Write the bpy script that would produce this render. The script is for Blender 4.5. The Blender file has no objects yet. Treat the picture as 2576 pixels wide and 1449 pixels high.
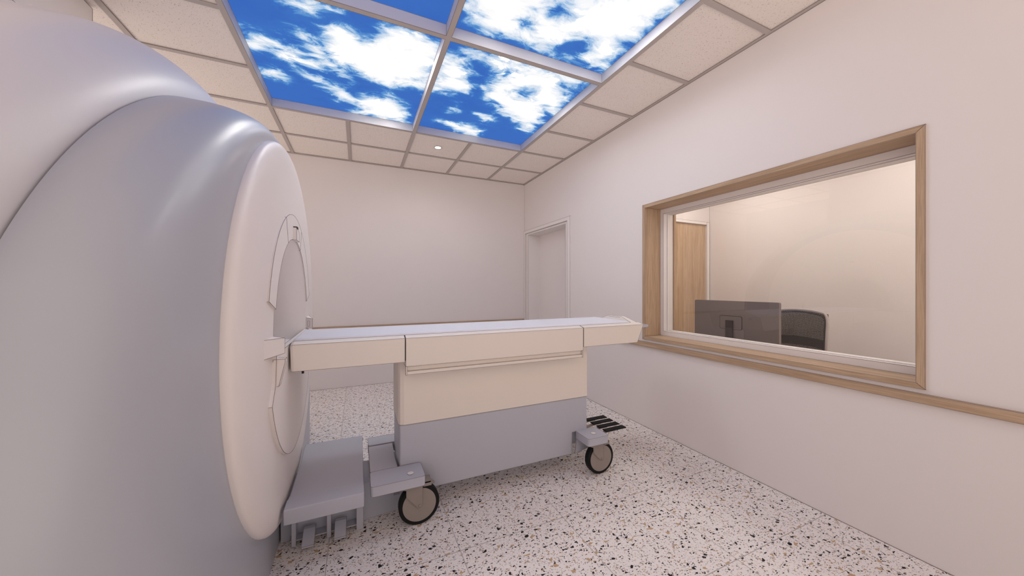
import bpy, bmesh, math, random
import numpy as np
from mathutils import Vector, Matrix

# ------------------------------------------------------------------ camera
S = bpy.context.scene
C = S.collection
H = 2.9703                       # ceiling height
F_PX, YAW = 858.67, 0.4236
cam_d = bpy.data.cameras.new('camera')
cam = bpy.data.objects.new('camera', cam_d)
C.objects.link(cam)
cam.location = (-2.4613, -4.9724, 1.3091)
cam.rotation_euler = (math.pi / 2, 0, -YAW)
cam_d.sensor_width = 36
cam_d.lens = F_PX / 2576 * 36
cam_d.shift_y = -1.7 / 2576
cam_d.clip_start = 0.02
S.camera = cam

# ------------------------------------------------------------------ world, lights, exposure
W = bpy.data.worlds.new('world')
S.world = W
W.use_nodes = True
W.node_tree.nodes['Background'].inputs[0].default_value = (1.0, 0.865, 0.80, 1)
_g = W.node_tree.nodes.new('ShaderNodeTexCoord')
_s = W.node_tree.nodes.new('ShaderNodeSeparateXYZ')
_m = W.node_tree.nodes.new('ShaderNodeMapRange')      # added fill light: brighter below the horizon to lift the ceiling, dimmer above
_m.inputs['From Min'].default_value = -0.25
_m.inputs['From Max'].default_value = 0.1
_m.inputs['To Min'].default_value = 1.35
_m.inputs['To Max'].default_value = 0.56
W.node_tree.links.new(_g.outputs['Generated'], _s.inputs[0])
W.node_tree.links.new(_s.outputs[2], _m.inputs[0])
W.node_tree.links.new(_m.outputs[0], W.node_tree.nodes['Background'].inputs[1])
S.view_settings.view_transform = 'Standard'
S.view_settings.look = 'None'
S.view_settings.exposure = 0.46
S.view_settings.gamma = 1.0
SKY_GAIN = 0.77                  # luminance of the backlit sky pictures
LAMP_W = 4                      # each recessed downlight
CLOUD_GAIN = 14.0
FILL_GAIN = 6.0                      # strength of the added control room fill panels
LAMP_COL = (1.0, 0.86, 0.76)

def lamp(x, y, z=H - 0.004, w=LAMP_W, r=0.045, ang=165):
    l = bpy.data.lights.new('downlight_lamp', 'SPOT')
    l.energy = w
    l.color = LAMP_COL
    l.shadow_soft_size = r
    l.spot_size = math.radians(ang)
    l.spot_blend = 0.6
    o = bpy.data.objects.new('downlight_lamp', l)
    o.location = (x, y, z - 0.02)
    C.objects.link(o)
    return o

# ------------------------------------------------------------------ materials
def lin(c):
    return tuple(((v / 255) / 12.92 if v / 255 <= 0.04045 else ((v / 255 + 0.055) / 1.055) ** 2.4) for v in c)

def mat(name, col, rough=0.5, spec=0.5, coat=0.0, noise=0.0, nscale=30, metal=0.0, bump=0.0, coat_r=0.1):
    m = bpy.data.materials.new(name)
    m.use_nodes = True
    nt = m.node_tree
    b = nt.nodes['Principled BSDF']
    b.inputs['Roughness'].default_value = rough
    b.inputs['Specular IOR Level'].default_value = spec
    b.inputs['Coat Weight'].default_value = coat
    b.inputs['Coat Roughness'].default_value = coat_r
    b.inputs['Metallic'].default_value = metal
    tc = nt.nodes.new('ShaderNodeTexCoord')
    nz = nt.nodes.new('ShaderNodeTexNoise')
    nz.inputs['Scale'].default_value = nscale
    nz.inputs['Detail'].default_value = 4
    nt.links.new(tc.outputs['Object'], nz.inputs['Vector'])
    mr = nt.nodes.new('ShaderNodeMapRange')
    mr.inputs['To Min'].default_value = 1 - noise
    mr.inputs['To Max'].default_value = 1 + noise
    nt.links.new(nz.outputs['Fac'], mr.inputs['Value'])
    mx = nt.nodes.new('ShaderNodeMix')
    mx.data_type = 'RGBA'
    mx.blend_type = 'MULTIPLY'
    mx.inputs[0].default_value = 1
    mx.inputs[6].default_value = (*col, 1)
    nt.links.new(mr.outputs[0], mx.inputs[7])
    nt.links.new(mx.outputs[2], b.inputs['Base Color'])
    if bump:
        bp = nt.nodes.new('ShaderNodeBump')
        bp.inputs['Strength'].default_value = bump
        bp.inputs['Distance'].default_value = 0.002
        nt.links.new(nz.outputs['Fac'], bp.inputs['Height'])
        nt.links.new(bp.outputs[0], b.inputs['Normal'])
    return m

M = {}
M['plaster'] = mat('white_plaster', (0.83, 0.775, 0.755), 0.9, 0.1, noise=0.01, nscale=3)
M['trim_white'] = mat('white_painted_frame', (0.86, 0.81, 0.785), 0.5, 0.4, noise=0.01)
M['tbar'] = mat('ceiling_grid_metal', (0.52, 0.47, 0.44), 0.6, 0.15, noise=0.01)
M['liner'] = mat('sky_panel_liner', (0.60, 0.585, 0.62), 0.6, 0.1, noise=0.01)
M['ink'] = mat('joint_and_shade_line', (0.30, 0.25, 0.23), 0.9, 0.0, noise=0.05)
M['gantry_white'] = mat('gloss_white_shell', (0.70, 0.67, 0.67), 0.42, 0.4, 0.15, noise=0.008, nscale=4, coat_r=0.25)
M['gantry_face'] = mat('satin_white_face', (0.85, 0.79, 0.76), 0.45, 0.4, 0.1, noise=0.008, nscale=4, coat_r=0.3)
M['gantry_blue'] = mat('blue_grey_shell', (0.435, 0.45, 0.50), 0.38, 0.4, 0.22, noise=0.008, nscale=4, coat_r=0.24)
M['table_grey'] = mat('blue_grey_lacquer', (0.50, 0.51, 0.575), 0.45, 0.4, 0.05, noise=0.01, nscale=6)
M['table_cream'] = mat('cream_lacquer', (0.84, 0.77, 0.705), 0.5, 0.4, noise=0.008, nscale=6)
M['mattress'] = mat('pale_vinyl', (0.80, 0.81, 0.87), 0.45, 0.4, noise=0.01, nscale=8)
M['caster_metal'] = mat('taupe_caster_metal', (0.31, 0.265, 0.24), 0.5, 0.4, noise=0.02, nscale=40)
M['rubber'] = mat('black_rubber', (0.008, 0.008, 0.008), 0.6, 0.2, noise=0.1, nscale=60)
M['button'] = mat('pale_button', (0.85, 0.82, 0.80), 0.4, 0.4, noise=0.01)
M['dark'] = mat('dark_recess', (0.03, 0.028, 0.03), 0.7, 0.2, noise=0.05)
M['monitor'] = mat('graphite_plastic', (0.185, 0.155, 0.15), 0.45, 0.4, noise=0.02, nscale=50)
M['monitor_dark'] = mat('dark_stand_plastic', (0.035, 0.025, 0.028), 0.5, 0.3, noise=0.02, nscale=50)
M['chair_frame'] = mat('light_grey_plastic', (0.50, 0.44, 0.42), 0.45, 0.4, noise=0.02)

def wood(name, axis, dark=1.0):
    """oak veneer, grain running along the given local axis"""
    m = bpy.data.materials.new(name)
    m.use_nodes = True
    nt = m.node_tree
    b = nt.nodes['Principled BSDF']
    b.inputs['Roughness'].default_value = 0.5
    b.inputs['Specular IOR Level'].default_value = 0.3
    tc = nt.nodes.new('ShaderNodeTexCoord')
    mp = nt.nodes.new('ShaderNodeMapping')
    sc = [26, 26, 26]
    sc[axis] = 1.3
    mp.inputs['Scale'].default_value = sc
    nt.links.new(tc.outputs['Object'], mp.inputs[0])
    n1 = nt.nodes.new('ShaderNodeTexNoise')
    n1.inputs['Scale'].default_value = 1.0
    n1.inputs['Detail'].default_value = 6
    n1.inputs['Roughness'].default_value = 0.6
    n1.inputs['Distortion'].default_value = 1.2
    nt.links.new(mp.outputs[0], n1.inputs[0])
    mp2 = nt.nodes.new('ShaderNodeMapping')
    sc = [420, 420, 420]
    sc[axis] = 9
    mp2.inputs['Scale'].default_value = sc
    nt.links.new(tc.outputs['Object'], mp2.inputs[0])
    n2 = nt.nodes.new('ShaderNodeTexNoise')
    n2.inputs['Scale'].default_value = 1.0
    n2.inputs['Detail'].default_value = 3
    nt.links.new(mp2.outputs[0], n2.inputs[0])
    cr = nt.nodes.new('ShaderNodeValToRGB')
    e = cr.color_ramp.elements
    k = dark
    e[0].position = 0.24
    e[0].color = (0.42 * k, 0.28 * k, 0.17 * k, 1)
    e[1].position = 0.76
    e[1].color = (0.64 * k, 0.47 * k, 0.325 * k, 1)
    nt.links.new(n1.outputs['Fac'], cr.inputs[0])
    mr = nt.nodes.new('ShaderNodeMapRange')
    mr.inputs['From Min'].default_value = 0.3
    mr.inputs['From Max'].default_value = 0.7
    mr.inputs['To Min'].default_value = 0.80
    mr.inputs['To Max'].default_value = 1.10
    nt.links.new(n2.outputs['Fac'], mr.inputs[0])
    mx = nt.nodes.new('ShaderNodeMix')
    mx.data_type = 'RGBA'
    mx.blend_type = 'MULTIPLY'
    mx.inputs[0].default_value = 1
    nt.links.new(cr.outputs[0], mx.inputs[6])
    nt.links.new(mr.outputs[0], mx.inputs[7])
    nt.links.new(mx.outputs[2], b.inputs['Base Color'])
    return m

M['oak_x'] = wood('oak_grain_x', 0)
M['oak_y'] = wood('oak_grain_y', 1)
M['oak_z'] = wood('oak_grain_z', 2)
M['oak_door'] = wood('oak_door_veneer', 2, 1.06)

def terrazzo():
    m = bpy.data.materials.new('terrazzo_tile')
    m.use_nodes = True
    nt = m.node_tree
    N, L = nt.nodes, nt.links
    b = N['Principled BSDF']
    b.inputs['Roughness'].default_value = 0.55
    b.inputs['Specular IOR Level'].default_value = 0.25
    tc = N.new('ShaderNodeTexCoord')
    def mth(op, a, c=None, clamp=False):
        n = N.new('ShaderNodeMath')
        n.operation = op
        n.use_clamp = clamp
        for i, v in enumerate((a, c)):
            if v is None: continue
            if isinstance(v, (int, float)): n.inputs[i].default_value = v
            else: L.new(v, n.inputs[i])
        return n.outputs[0]
    # the chips are the same in every 0.6 m tile
    sx = N.new('ShaderNodeSeparateXYZ')
    L.new(tc.outputs['Object'], sx.inputs[0])
    tx = mth('FLOORED_MODULO', mth('SUBTRACT', sx.outputs[0], -1.3978), 0.6)
    ty = mth('FLOORED_MODULO', mth('SUBTRACT', sx.outputs[1], -3.3212), 0.6)
    cb = N.new('ShaderNodeCombineXYZ')
    L.new(tx, cb.inputs[0])
    L.new(ty, cb.inputs[1])
    wn = N.new('ShaderNodeTexNoise')
    wn.inputs['Scale'].default_value = 45
    L.new(cb.outputs[0], wn.inputs[0])
    wa = N.new('ShaderNodeMix')
    wa.data_type = 'RGBA'
    wa.blend_type = 'ADD'
    wa.inputs[0].default_value = 0.006
    L.new(cb.outputs[0], wa.inputs[6])
    L.new(wn.outputs['Color'], wa.inputs[7])
    col = None
    base = (0.89, 0.84, 0.815)
    cur = None
    layers = [  # scale, share, edge threshold, colour, seed offset, stretch
        (150, 0.17, 0.20, (0.62, 0.52, 0.45), 3.1, 1.0),
        (260, 0.12, 0.16, (0.20, 0.16, 0.15), 7.7, 1.0),
        (85, 0.12, 0.14, (0.52, 0.36, 0.24), 1.3, 1.3),
        (75, 0.10, 0.12, (0.42, 0.36, 0.34), 9.3, 1.2),
        (120, 0.12, 0.17, (0.02, 0.016, 0.018), 5.5, 1.4),
        (62, 0.10, 0.13, (0.012, 0.010, 0.012), 2.2, 1.5),
        (42, 0.022, 0.11, (0.55, 0.37, 0.22), 4.4, 1.3),
        (40, 0.055, 0.12, (0.012, 0.010, 0.012), 8.8, 1.5)]
    for sc, share, thr, c, off, st in layers:
        mp = N.new('ShaderNodeMapping')
        mp.inputs['Location'].default_value = (off, off * 0.7, off)
        mp.inputs['Rotation'].default_value = (0, 0, off)
        mp.inputs['Scale'].default_value = (1, st, 1)
        L.new(wa.outputs[2], mp.inputs[0])
        v1 = N.new('ShaderNodeTexVoronoi')
        v1.feature = 'F1'
        v1.inputs['Scale'].default_value = sc
        v2 = N.new('ShaderNodeTexVoronoi')
        v2.feature = 'DISTANCE_TO_EDGE'
        v2.inputs['Scale'].default_value = sc
        for v in (v1, v2):
            v.voronoi_dimensions = '2D'
            L.new(mp.outputs[0], v.inputs[0])
        sc_ = N.new('ShaderNodeSeparateColor')
        L.new(v1.outputs['Color'], sc_.inputs[0])
        pick = mth('LESS_THAN', sc_.outputs[0], share)
        t = mth('ADD', thr, mth('MULTIPLY', sc_.outputs[1], 0.16))
        inside = mth('GREATER_THAN', v2.outputs['Distance'], t)
        fac = mth('MULTIPLY', pick, inside)
        mx = N.new('ShaderNodeMix')
        mx.data_type = 'RGBA'
        L.new(fac, mx.inputs[0])
        if cur is None: mx.inputs[6].default_value = (*base, 1)
        else: L.new(cur, mx.inputs[6])
        mx.inputs[7].default_value = (*c, 1)
        cur = mx.outputs[2]
    # joints
    jx = mth('LESS_THAN', mth('MINIMUM', tx, mth('SUBTRACT', 0.6, tx)), 0.0021)
    jy = mth('LESS_THAN', mth('MINIMUM', ty, mth('SUBTRACT', 0.6, ty)), 0.0022)
    mx = N.new('ShaderNodeMix')
    mx.data_type = 'RGBA'
    L.new(mth('MAXIMUM', jx, jy), mx.inputs[0])
    L.new(cur, mx.inputs[6])
    mx.inputs[7].default_value = (0.50, 0.455, 0.43, 1)
    L.new(mx.outputs[2], b.inputs['Base Color'])
    return m

M['terrazzo'] = terrazzo()

def fissured():
    m = bpy.data.materials.new('speckled_mineral_tile')
    m.use_nodes = True
    nt = m.node_tree
    N, L = nt.nodes, nt.links
    b = N['Principled BSDF']
    b.inputs['Roughness'].default_value = 0.9
    b.inputs['Specular IOR Level'].default_value = 0.1
    tc = N.new('ShaderNodeTexCoord')
    mp = N.new('ShaderNodeMapping')
    mp.inputs['Rotation'].default_value = (0, 0, 0.6)
    mp.inputs['Scale'].default_value = (1, 0.55, 1)
    L.new(tc.outputs['Object'], mp.inputs[0])
    n = N.new('ShaderNodeTexNoise')
    n.inputs['Scale'].default_value = 210
    n.inputs['Detail'].default_value = 2
    L.new(mp.outputs[0], n.inputs[0])
    cr = N.new('ShaderNodeValToRGB')
    e = cr.color_ramp.elements
    e[0].position = 0.28
    e[0].color = (0.52, 0.44, 0.39, 1)
    e[1].position = 0.38
    e[1].color = (0.92, 0.85, 0.785, 1)
    L.new(n.outputs['Fac'], cr.inputs[0])
    L.new(cr.outputs[0], b.inputs['Base Color'])
    return m

M['tile'] = fissured()

def sky_mat():
    m = bpy.data.materials.new('backlit_cloud_picture')
    m.use_nodes = True
    nt = m.node_tree
    N, L = nt.nodes, nt.links
    N.remove(N['Principled BSDF'])
    out = N['Material Output']
    at = N.new('ShaderNodeAttribute')
    at.attribute_name = 'cloud'
    tc = N.new('ShaderNodeTexCoord')
    mp = N.new('ShaderNodeMapping')
    mp.inputs['Rotation'].default_value = (0, 0, 0.35)
    mp.inputs['Scale'].default_value = (1, 1.7, 1)
    L.new(tc.outputs['Object'], mp.inputs[0])
    n1 = N.new('ShaderNodeTexNoise')
    n1.inputs['Scale'].default_value = 5.5
    n1.inputs['Detail'].default_value = 9
    n1.inputs['Roughness'].default_value = 0.62
    n1.inputs['Distortion'].default_value = 0.5
    L.new(mp.outputs[0], n1.inputs[0])
    def mth(op, a, c, clamp=False):
        n = N.new('ShaderNodeMath')
        n.operation = op
        n.use_clamp = clamp
        for i, v in enumerate((a, c)):
            if isinstance(v, (int, float)): n.inputs[i].default_value = v
            else: L.new(v, n.inputs[i])
        return n.outputs[0]
    f = mth('ADD', at.outputs['Fac'], mth('MULTIPLY', mth('SUBTRACT', n1.outputs['Fac'], 0.5), 1.9))
    n2 = N.new('ShaderNodeTexNoise')
    n2.inputs['Scale'].default_value = 2.2
    n2.inputs['Detail'].default_value = 5
    L.new(mp.outputs[0], n2.inputs[0])
    cr = N.new('ShaderNodeValToRGB')
    cr.color_ramp.interpolation = 'EASE'
    e = cr.color_ramp.elements
    e[0].position = 0.0
    e[0].color = (*lin((61, 107, 187)), 1)
    e[1].position = 1.0
    e[1].color = (1.0, 0.965, 0.94, 1)
    for p, c in ((0.30, (63, 112, 190)), (0.44, (88, 142, 203)), (0.58, (165, 195, 226)), (0.72, (215, 224, 236)), (0.86, (240, 243, 247))):
        k = e.new(p)
        k.color = (*lin(c), 1)
    L.new(f, cr.inputs[0])
    mx = N.new('ShaderNodeMix')
    mx.data_type = 'RGBA'
    mx.blend_type = 'MULTIPLY'
    mx.inputs[0].default_value = 1
    L.new(cr.outputs[0], mx.inputs[6])
    cr2 = N.new('ShaderNodeValToRGB')
    cr2.color_ramp.elements[0].position = 0.35
    cr2.color_ramp.elements[0].color = (0.86, 0.91, 0.97, 1)
    cr2.color_ramp.elements[1].position = 0.55
    cr2.color_ramp.elements[1].color = (1, 1, 1, 1)
    L.new(n2.outputs['Fac'], cr2.inputs[0])
    L.new(cr2.outputs[0], mx.inputs[7])
    em = N.new('ShaderNodeEmission')
    g1 = N.new('ShaderNodeMapRange')          # thick white cloud is the brightest part of the picture
    g1.interpolation_type = 'SMOOTHSTEP'
    g1.inputs['From Min'].default_value = 1.02
    g1.inputs['From Max'].default_value = 1.42
    g1.inputs['To Min'].default_value = SKY_GAIN
    g1.inputs['To Max'].default_value = CLOUD_GAIN
    n3 = N.new('ShaderNodeTexNoise')
    n3.inputs['Scale'].default_value = 3.6
    n3.inputs['Detail'].default_value = 7
    n3.inputs['Roughness'].default_value = 0.6
    L.new(mp.outputs[0], n3.inputs[0])
    L.new(mth('ADD', f, mth('MULTIPLY', mth('SUBTRACT', n3.outputs['Fac'], 0.5), 2.2)), g1.inputs[0])
    L.new(g1.outputs[0], em.inputs['Strength'])
    L.new(mx.outputs[2], em.inputs[0])
    L.new(em.outputs[0], out.inputs[0])
    return m

M['sky'] = sky_mat()

def emis(name, col, s):
    m = bpy.data.materials.new(name)
    m.use_nodes = True
    nt = m.node_tree
    nt.nodes.remove(nt.nodes['Principled BSDF'])
    e = nt.nodes.new('ShaderNodeEmission')
    e.inputs[0].default_value = (*col, 1)
    e.inputs[1].default_value = s
    nt.links.new(e.outputs[0], nt.nodes['Material Output'].inputs[0])
    return m

M['lamp'] = emis('lit_diffuser', (1, 0.96, 0.92), 4)
M['fill_glow'] = emis('added_fill_glow', (1, 0.95, 0.88), FILL_GAIN)

def glass():
    m = bpy.data.materials.new('clear_shielding_glass')
    m.use_nodes = True
    nt = m.node_tree
    N, L = nt.nodes, nt.links
    N.remove(N['Principled BSDF'])
    fr = N.new('ShaderNodeFresnel')
    fr.inputs['IOR'].default_value = 1.5
    gl = N.new('ShaderNodeBsdfGlossy')
    gl.inputs['Roughness'].default_value = 0.0
    tr = N.new('ShaderNodeBsdfTransparent')
    tr.inputs[0].default_value = (0.985, 0.975, 0.965, 1)
    mx = N.new('ShaderNodeMixShader')
    ge = N.new('ShaderNodeNewGeometry')
    fm = N.new('ShaderNodeMath')
    fm.operation = 'MULTIPLY'
    inv = N.new('ShaderNodeMath')
    inv.operation = 'SUBTRACT'
    inv.inputs[0].default_value = 1
    two = N.new('ShaderNodeMath')          # both faces of the pane reflect
    two.operation = 'MULTIPLY'
    two.inputs[1].default_value = 1.9
    L.new(fm.outputs[0], two.inputs[0])
    L.new(ge.outputs['Backfacing'], inv.inputs[1])
    L.new(fr.outputs[0], fm.inputs[0])
    L.new(inv.outputs[0], fm.inputs[1])
    L.new(two.outputs[0], mx.inputs[0])
    L.new(tr.outputs[0], mx.inputs[1])
    L.new(gl.outputs[0], mx.inputs[2])
    L.new(mx.outputs[0], N['Material Output'].inputs[0])
    return m

M['glass'] = glass()

def mesh_fabric():
    m = bpy.data.materials.new('black_woven_mesh')
    m.use_nodes = True
    nt = m.node_tree
    N, L = nt.nodes, nt.links
    b = N['Principled BSDF']
    b.inputs['Base Color'].default_value = (0.012, 0.010, 0.010, 1)
    b.inputs['Roughness'].default_value = 0.7
    tc = N.new('ShaderNodeTexCoord')
    mp = N.new('ShaderNodeMapping')
    mp.inputs['Rotation'].default_value = (0.785, 0, 0)
    mp.inputs['Scale'].default_value = (0.001, 112, 112)
    L.new(tc.outputs['Object'], mp.inputs[0])
    v = N.new('ShaderNodeTexVoronoi')
    v.inputs['Randomness'].default_value = 0.1
    v.inputs['Scale'].default_value = 1
    L.new(mp.outputs[0], v.inputs[0])
    g = N.new('ShaderNodeMath')
    g.operation = 'GREATER_THAN'
    g.inputs[1].default_value = 0.20
    L.new(v.outputs['Distance'], g.inputs[0])
    L.new(g.outputs[0], b.inputs['Alpha'])
    return m

M['mesh'] = mesh_fabric()

# ------------------------------------------------------------------ mesh helpers
class MB:
    """collects polygons; build() links them as ONE mesh object"""
    def __init__(s): s.v, s.f, s.m = [], [], []
    def add(s, vs, fs, mi=0):
        o = len(s.v)
        s.v += [tuple(v) for v in vs]
        s.f += [tuple(i + o for i in f) for f in fs]
        s.m += [mi] * len(fs)
        return s
    def box(s, x0, x1, y0, y1, z0, z1, mi=0):
        x0, x1 = min(x0, x1), max(x0, x1)
        y0, y1 = min(y0, y1), max(y0, y1)
        z0, z1 = min(z0, z1), max(z0, z1)
        vs = [(x0, y0, z0), (x1, y0, z0), (x1, y1, z0), (x0, y1, z0), (x0, y0, z1), (x1, y0, z1), (x1, y1, z1), (x0, y1, z1)]
        return s.add(vs, [(0, 3, 2, 1), (4, 5, 6, 7), (0, 1, 5, 4), (1, 2, 6, 5), (2, 3, 7, 6), (3, 0, 4, 7)], mi)
    def prism(s, poly, axis, a, b, mi=0):
        """poly: 2-D outline in the two other axes (in xyz order); extruded along axis from a to b"""
        def P(p, t):
            q = list(p)
            q.insert(axis, t)
            return tuple(q)
        n = len(poly)
        vs = [P(p, a) for p in poly] + [P(p, b) for p in poly]
        fs = [tuple(range(n))[::-1], tuple(range(n, 2 * n))] + [(i, (i + 1) % n, n + (i + 1) % n, n + i) for i in range(n)]
        return s.add(vs, fs, mi)
    def loft(s, loops, close=True, cap0=False, cap1=False, mi=0):
        n = len(loops[0])
        vs = [p for l in loops for p in l]
        fs = []
        for k in range(len(loops) - 1):
            for i in range(n if close else n - 1):
                j = (i + 1) % n
                fs.append((k * n + i, k * n + j, (k + 1) * n + j, (k + 1) * n + i))
        if cap0: fs.append(tuple(range(n))[::-1])
        if cap1: fs.append(tuple(range((len(loops) - 1) * n, len(loops) * n)))
        return s.add(vs, fs, mi)
    def lathe(s, prof, c, axis=2, n=32, mi=0, caps=(True, True)):
        """prof: list of (radius, t along axis)"""
        loops = []
        for r, t in prof:
            l = []
            for i in range(n):
                a = 2 * math.pi * i / n
                q = [r * math.cos(a), r * math.sin(a)]
                q.insert(axis, t)
                l.append((c[0] + q[0], c[1] + q[1], c[2] + q[2]))
            loops.append(l)
        return s.loft(loops, True, caps[0], caps[1], mi)
    def tube(s, pts, r, n=8, mi=0):
        loops = []
        P = [Vector(p) for p in pts]
        for i, p in enumerate(P):
            d = (P[min(i + 1, len(P) - 1)] - P[max(i - 1, 0)]).normalized()
            u = d.orthogonal().normalized() if i == 0 else (u - d * u.dot(d)).normalized()
            w = d.cross(u)
            loops.append([tuple(p + u * r * math.cos(2 * math.pi * k / n) + w * r * math.sin(2 * math.pi * k / n)) for k in range(n)])
        return s.loft(loops, True, True, True, mi)
    def build(s, name, m, parent=None, smooth=None, ink=0, bevel=0, m2=None, inkang=38):
        me = bpy.data.meshes.new(name)
        bm = bmesh.new()
        vs = [bm.verts.new(v) for v in s.v]
        for f, mi in zip(s.f, s.m):
            try:
                fc = bm.faces.new([vs[i] for i in f])
                fc.material_index = mi
            except ValueError:
                pass
        bmesh.ops.remove_doubles(bm, verts=bm.verts, dist=1e-5)
        bmesh.ops.recalc_face_normals(bm, faces=bm.faces)
        if bevel:
            es = [e for e in bm.edges if len(e.link_faces) == 2 and e.calc_face_angle(0) > 0.6]
            bmesh.ops.bevel(bm, geom=es, offset=bevel, segments=3, affect='EDGES', profile=0.6, clamp_overlap=True)
        if smooth:
            for f in bm.faces: f.smooth = True
            for e in bm.edges:
                if len(e.link_faces) == 2 and e.calc_face_angle(0) > math.radians(smooth): e.smooth = False
        if ink:   # fine dark joint bead along the hard edges
            segs = []
            for e in bm.edges:
                if len(e.link_faces) == 1 or (len(e.link_faces) == 2 and e.calc_face_angle(0) > math.radians(inkang)):
                    segs.append((e.verts[0].co.copy(), e.verts[1].co.copy()))
            k = 2 if m2 else 1
            for a, b in segs:
                d = (b - a)
                if d.length < 1e-4: continue
                d.normalize()
                u = d.orthogonal().normalized() * ink
                w = d.cross(u)
                q = [bm.verts.new(p + o) for p in (a, b) for o in (u, w, -u, -w)]
                for i in range(4):
                    j = (i + 1) % 4
                    bm.faces.new((q[i], q[j], q[4 + j], q[4 + i])).material_index = k
        bm.to_mesh(me)
        bm.free()
        me.materials.append(M[m])
        if m2: me.materials.append(M[m2])
        if ink: me.materials.append(M['ink'])
        o = bpy.data.objects.new(name, me)
        C.objects.link(o)
        if parent is not None:
            o.parent = parent
            o.location = -ORG.get(parent.name, Vector((0, 0, 0)))
        return o
    def line(s, a, b, r, mi=1):
        return s.tube([a, b], r, 4, mi)

ORG = {}     # where each thing's Empty stands (meshes are drawn in room coordinates)

def tag(o, label=None, cat=None, group=None, kind=None):
    if label: o['label'] = label
    if cat: o['category'] = cat
    if group: o['group'] = group
    if kind: o['kind'] = kind
    return o

def thing(name, label, cat, loc=(0, 0, 0), group=None):
    o = bpy.data.objects.new(name, None)
    o.empty_display_size = 0.1
    o.location = loc
    C.objects.link(o)
    ORG[o.name] = Vector(loc)
    return tag(o, label, cat, group)

def struct(name, mb, m, **k):
    o = mb.build(name, m, **k)
    o['kind'] = 'structure'
    return o

# ------------------------------------------------------------------ room shell
XL, YS = -5.15, -6.4            # left wall, wall behind the camera
XC, YN = 1.885, -1.85           # control room: east wall, north wall
R_ = 0.0016
mb = MB().box(XL - 0.1, 0.32, YS - 0.1, 0.1, -0.1, 0)
struct('floor', mb, 'terrazzo')
mb = MB().box(0.32, XC + 0.1, YS - 0.1, 0.1, -0.1, 0)
struct('floor_control_room', mb, 'trim_white')

mb = MB().box(XL - 0.1, 0.32, 0, 0.1, 0, H + 0.1)
mb.line((XL, -0.001, 0.001), (0, -0.001, 0.001), 0.002).line((0, 0, 0.001), (0, 0, H), 0.002)
struct('wall_back', mb, 'plaster', m2='ink')

WY0, WY1, WZ0, WZ1 = -4.302, -2.536, 0.823, 2.084     # window casing outer
mb = MB()
mb.box(0, 0.32, YS, WY0 + 0.01, 0, H + 0.1)
mb.box(0, 0.32, WY0 + 0.01, WY1 - 0.01, 0, WZ0 + 0.01).box(0, 0.32, WY0 + 0.01, WY1 - 0.01, WZ1 - 0.01, H + 0.1)
mb.box(0, 0.32, WY1 - 0.01, -1.262, 0, H + 0.1).box(0, 0.32, -1.262, -0.05, 2.170, H + 0.1)
mb.box(0, 0.32, -0.05, 0, 0, H + 0.1)
mb.line((-0.001, YS, 0.001), (-0.001, -1.33, 0.001), 0.0022)
struct('wall_right', mb, 'plaster', m2='ink')

# control room beyond the glass
mb = MB().box(0.32, XC + 0.1, YN, YN + 0.1, 2.185, H + 0.1).box(0.32, 0.86, YN, YN + 0.1, 0, 2.185).box(1.86, XC + 0.1, YN, YN + 0.1, 0, 2.185)
struct('wall_control_room_north', mb, 'plaster')
mb = MB().box(XC, XC + 0.1, YS, YN, 0, H + 0.1)
mb.line((XC, YN, 0), (XC, YN, H), 0.002)
struct('wall_control_room_east', mb, 'plaster', m2='ink')
mb = MB().box(0.32, XC + 0.1, YS - 0.1, YN + 0.1, 2.75, 2.8)
struct('ceiling_control_room', mb, 'plaster')
d = thing('door_2', 'oak veneered door in white frame seen through the observation window', None, (1.36, YN, 0))
d['kind'] = 'structure'
MB().box(0.90, 1.822, YN + 0.012, YN + 0.05, 0.005, 2.148).build('door_leaf', 'oak_door', d, ink=0.0022)
mb = MB().box(0.86, 0.90, YN - 0.01, YN + 0.06, 0, 2.185).box(1.822, 1.872, YN - 0.01, YN + 0.06, 0, 2.185).box(0.90, 1.822, YN - 0.01, YN + 0.06, 2.150, 2.185)
mb.build('door_frame', 'trim_white', d, ink=0.0016)

# door in the right wall, next to the back corner
d = thing('door_1', 'white recessed door in right wall beside the back corner', None, (0.1, -0.66, 0))
d['kind'] = 'structure'
mb = MB().prism([(0.0, 0), (0.0, 2.215), (-1.330, 2.215), (-1.330, 0), (-1.262, 0), (-1.262, 2.168), (-0.055, 2.168), (-0.055, 0)], 0, -0.012, 0.004)
mb.build('casing', 'trim_white', d, ink=0.0017)
mb = MB().prism([(-0.05, 0), (-0.05, 2.172), (-1.264, 2.172), (-1.264, 0), (-1.20, 0), (-1.20, 2.138), (-0.130, 2.138), (-0.130, 0)], 0, 0.006, 0.26)
mb.build('jamb', 'trim_white', d, ink=0.0017)
MB().box(0.20, 0.245, -1.215, -0.12, 0.004, 2.145).build('door_leaf', 'plaster', d, ink=0.0014)

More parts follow.
